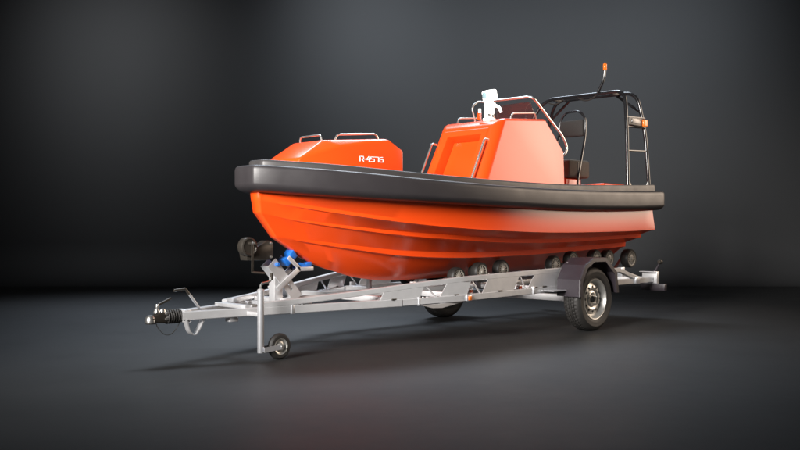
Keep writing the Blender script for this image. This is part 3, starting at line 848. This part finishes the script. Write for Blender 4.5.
# drawbar head --------------------------------------------------------------------------
bm = NB(); box(bm, (4.065, -.072, .308), (4.128, .072, .408), .008); obj('drawbar_head', bm, GALV, tr)
bm = NB()
prof = [(.026, 4.262), (.034, 4.258)]
x = 4.252
for k in range(6):
    prof += [(.043, x), (.055, x-.007), (.056, x-.012), (.043, x-.019)]; x -= .0205
prof += [(.05, x), (.05, 4.115)]
lathe(bm, prof, 'x', (0, 0, .358), 32)
cp = obj('coupling', bm, TYRE, tr)
bm = NB(); prism(bm, [(4.245, .312), (4.34, .318), (4.405, .322), (4.41, .338), (4.375, .366), (4.335, .385), (4.30, .398), (4.245, .396)], -.033, .033, 'y', .010, 3)
lathe(bm, [(0, -.004), (.036, -.002), (.040, .010), (.040, .036), (.034, .048), (0, .050)], 'z', (4.375, 0, .314), 24)
obj('coupling_body', bm, WINCHM, cp)
bm = NB(); lathe(bm, [(0, .046), (.024, .042), (.036, .028), (.041, .006), (.041, -.014)], 'z', (4.378, 0, .334), 24); obj('coupling_ball_cap', bm, STEEL, cp)
for xx in (4.325, 4.275):
    bm = NB(); lathe(bm, [(0, .030), (.018, .027), (.025, .012), (.025, -.004)], 'z', (xx, 0, .394), 20); obj('coupling_fitting', bm, STEEL, cp)
for zz in (.385, .345):
    bm = NB(); lathe(bm, [(0, .016), (.010, .015), (.012, .004), (.012, -.002)], 'y', (4.262, .033, zz), 12); obj('coupling_bolt', bm, STEEL, cp)
bm = NB(); pipe(bm, [(4.322, 0, .405), (4.318, 0, .452), (4.29, 0, .462), (4.205, 0, .497)], .0105, .02, 10); obj('coupling_handle', bm, WINCHM, cp)
bm = NB(); lathe(bm, [(0, .024), (.012, .020), (.016, .0), (.012, -.020), (0, -.024)], 'z', (4.32, 0, .438), 14); obj('coupling_knob', bm, STEEL, cp)
bm = NB(); P = []
for k in range(21):
    t = k/20; a = PI*t
    P.append((4.345-.21*t, .02, .325-.105*math.sin(a)**.7))
tube(bm, P, .003, 6); obj('breakaway_cable', bm, CABLE, cp)
# handbrake
bm = NB(); bar(bm, (3.94, .0, .39), (4.05, .0, .530), .011, .020, .003); hb = obj('handbrake', bm, GALV2, tr)
bm = NB(); pipe(bm, [(4.045, 0, .523), (4.078, 0, .566), (4.178, 0, .556)], .011, .012, 10); obj('handbrake_grip', bm, WINCHM, hb)
# bent strap hanging below the drawbar
bm = NB(); P = fillet([(4.125, .075, .335), (4.095, .075, .235), (4.05, .075, .205), (4.01, .075, .25), (3.965, .075, .335)], .04, 6)
rows = []
for i, p in enumerate(P):
    t = (P[min(i+1, len(P)-1)]-P[max(i-1, 0)]).normalized(); n = Vector((t.z, 0, -t.x))
    rows.append([bm.verts.new(p+n*.004+Vector((0, .028, 0))), bm.verts.new(p-n*.004+Vector((0, .028, 0))), bm.verts.new(p-n*.004-Vector((0, .028, 0))), bm.verts.new(p+n*.004-Vector((0, .028, 0)))])
loft_strip(bm, rows, True); obj('cable_strap', bm, GALV, tr)
bm = NB(); box(bm, (3.70, .10, .295), (3.78, .17, .335), .005); obj('brake_rod_bracket', bm, GALV, tr)
bm = NB(); tube(bm, [(3.74, .0, .33), (.2, .0, .34)], .008, 8); obj('brake_rod', bm, GALV2, tr)
for s in (1, -1):
    bm = NB(); box(bm, (3.50, s*.18-.05, .425), (3.55, s*.18+.05, .455), .004); obj('rail_clamp', bm, GALV2, tr)

# jockey wheel --------------------------------------------------------------------------
JY = .435
bm = NB()
lathe(bm, [(0, .068), (.024, .068), (.026, .074), (.026, .535), (.029, .536), (.029, .556), (.020, .566), (0, .566)], 'z', (3.675, JY, 0), 24)
jw = obj('jockey_wheel', bm, GALV2, tr)
bm = NB(); pipe(bm, [(3.675, JY, .56), (3.675, JY, .605), (3.58, JY, .620), (3.572, JY, .675)], .0085, .02, 10); obj('jockey_crank', bm, STEEL, jw)
bm = NB(); tube(bm, [(3.572, JY, .632), (3.571, JY, .685)], .012, 12); obj('jockey_crank_grip', bm, WINCHM, jw)
bm = NB(); box(bm, (3.655, JY-.16, .350), (3.695, JY-.022, .385), .004); obj('jockey_clamp', bm, GALV, jw)
bm = NB()
for dy in (.034, -.034): prism(bm, [(3.665, .072), (3.49, .083), (3.478, .105), (3.49, .123), (3.665, .110)], JY+dy-.003, JY+dy+.003)
box(bm, (3.645, JY-.034, .072), (3.66, JY+.034, .110), .002)
obj('jockey_fork', bm, GALV2, jw)
JC = Vector((3.497, JY, .104))
bm = NB(); lathe(bm, [(.060, -.020), (.068, -.026), (.088, -.026), (.098, -.019), (.104, -.007), (.101, -.004), (.101, .004), (.104, .007), (.098, .019), (.088, .026), (.068, .026), (.060, .020), (.055, 0), (.06, -.02)], 'y', JC, 44); obj('jockey_tyre', bm, TYRE, jw)
bm = NB(); lathe(bm, [(0, -.024), (.02, -.024), (.03, -.012), (.05, -.012), (.064, -.024), (.066, -.02), (.058, 0), (.066, .02), (.064, .025), (.056, .014), (.045, .010), (.03, .014), (.022, .027), (0, .027)], 'y', JC, 36); obj('jockey_rim', bm, RIMM, jw)
bm = NB(); lathe(bm, [(0, .049), (.010, .048), (.012, .038), (.012, -.038), (.010, -.048), (0, -.049)], 'y', JC, 12); obj('jockey_axle', bm, STEEL, jw)

# ------------------------------------------------------------------ lights
def area(name, pos, target, size, sizey, power, col, spread=180):
    L = bpy.data.lights.new(name, 'AREA'); L.shape = 'RECTANGLE'; L.size = size; L.size_y = sizey
    L.energy = power; L.color = col; L.spread = math.radians(spread)
    o = bpy.data.objects.new(name, L); COL.objects.link(o); o.location = pos
    d = (Vector(target)-Vector(pos)).normalized()
    o.rotation_euler = d.to_track_quat('-Z', 'Y').to_euler()
    return o
WARM, COOL, NEUT = (1, .83, .68), (.62, .78, 1.0), (1, .96, .92)
area('softbox_warm', W(6.8, 10.6, 3.0), W(1.2, 9.4, 1.5), 4.2, 3.6, 46, (1, .80, .63), 64)
area('softbox_key', W(-4.6, .4, 3.9), W(-.2, 8.2, 1.4), 3.2, 2.8, 165, NEUT, 38)
area('softbox_cool', W(-2.6, 15.0, 8.6), W(-.7, 10.9, 0), 6.5, 6.5, 150, (.76, .86, 1.0), 36)
area('softbox_rim', W(1.0, 13.2, 8.2), W(0.2, 8.8, 1.6), 5.0, 3.0, 50, (.8, .9, 1.0), 36)
area('backdrop_lamp', W(2.6, 10.6, 10.4), W(2.3, 17.0, 4.4), 8.5, 1.2, 80, (.86, .93, 1.0), 34)
area('backdrop_lamp', W(-1.0, 11.4, 10.4), W(-.8, 17.0, 4.8), .9, .9, 9, (.88, .94, 1.0), 30)
area('backdrop_lamp', W(-5.4, 12.6, 9.6), W(-5.4, 17.0, 4.0), 3.0, 1.0, 20, (.96, .98, 1.0), 34)

# ------------------------------------------------------------------ world, camera, view
w = bpy.data.worlds.new('World'); S.world = w; w.use_nodes = True
w.node_tree.nodes['Background'].inputs['Color'].default_value = (.9, .95, 1, 1)
w.node_tree.nodes['Background'].inputs['Strength'].default_value = .03
cam = bpy.data.cameras.new('camera'); co = bpy.data.objects.new('camera', cam); COL.objects.link(co)
cam.sensor_width = 36; cam.lens = 880/800*36; cam.shift_y = 7/800; cam.clip_end = 200; cam.clip_start = .05
co.location = W(0, 0, CAMH)
fd = W(0, 1, CAMH)-W(0, 0, CAMH)
co.rotation_euler = fd.to_track_quat('-Z', 'Y').to_euler()
S.camera = co
S.view_settings.view_transform = 'Standard'; S.view_settings.look = 'None'; S.view_settings.exposure = 0; S.view_settings.gamma = 1
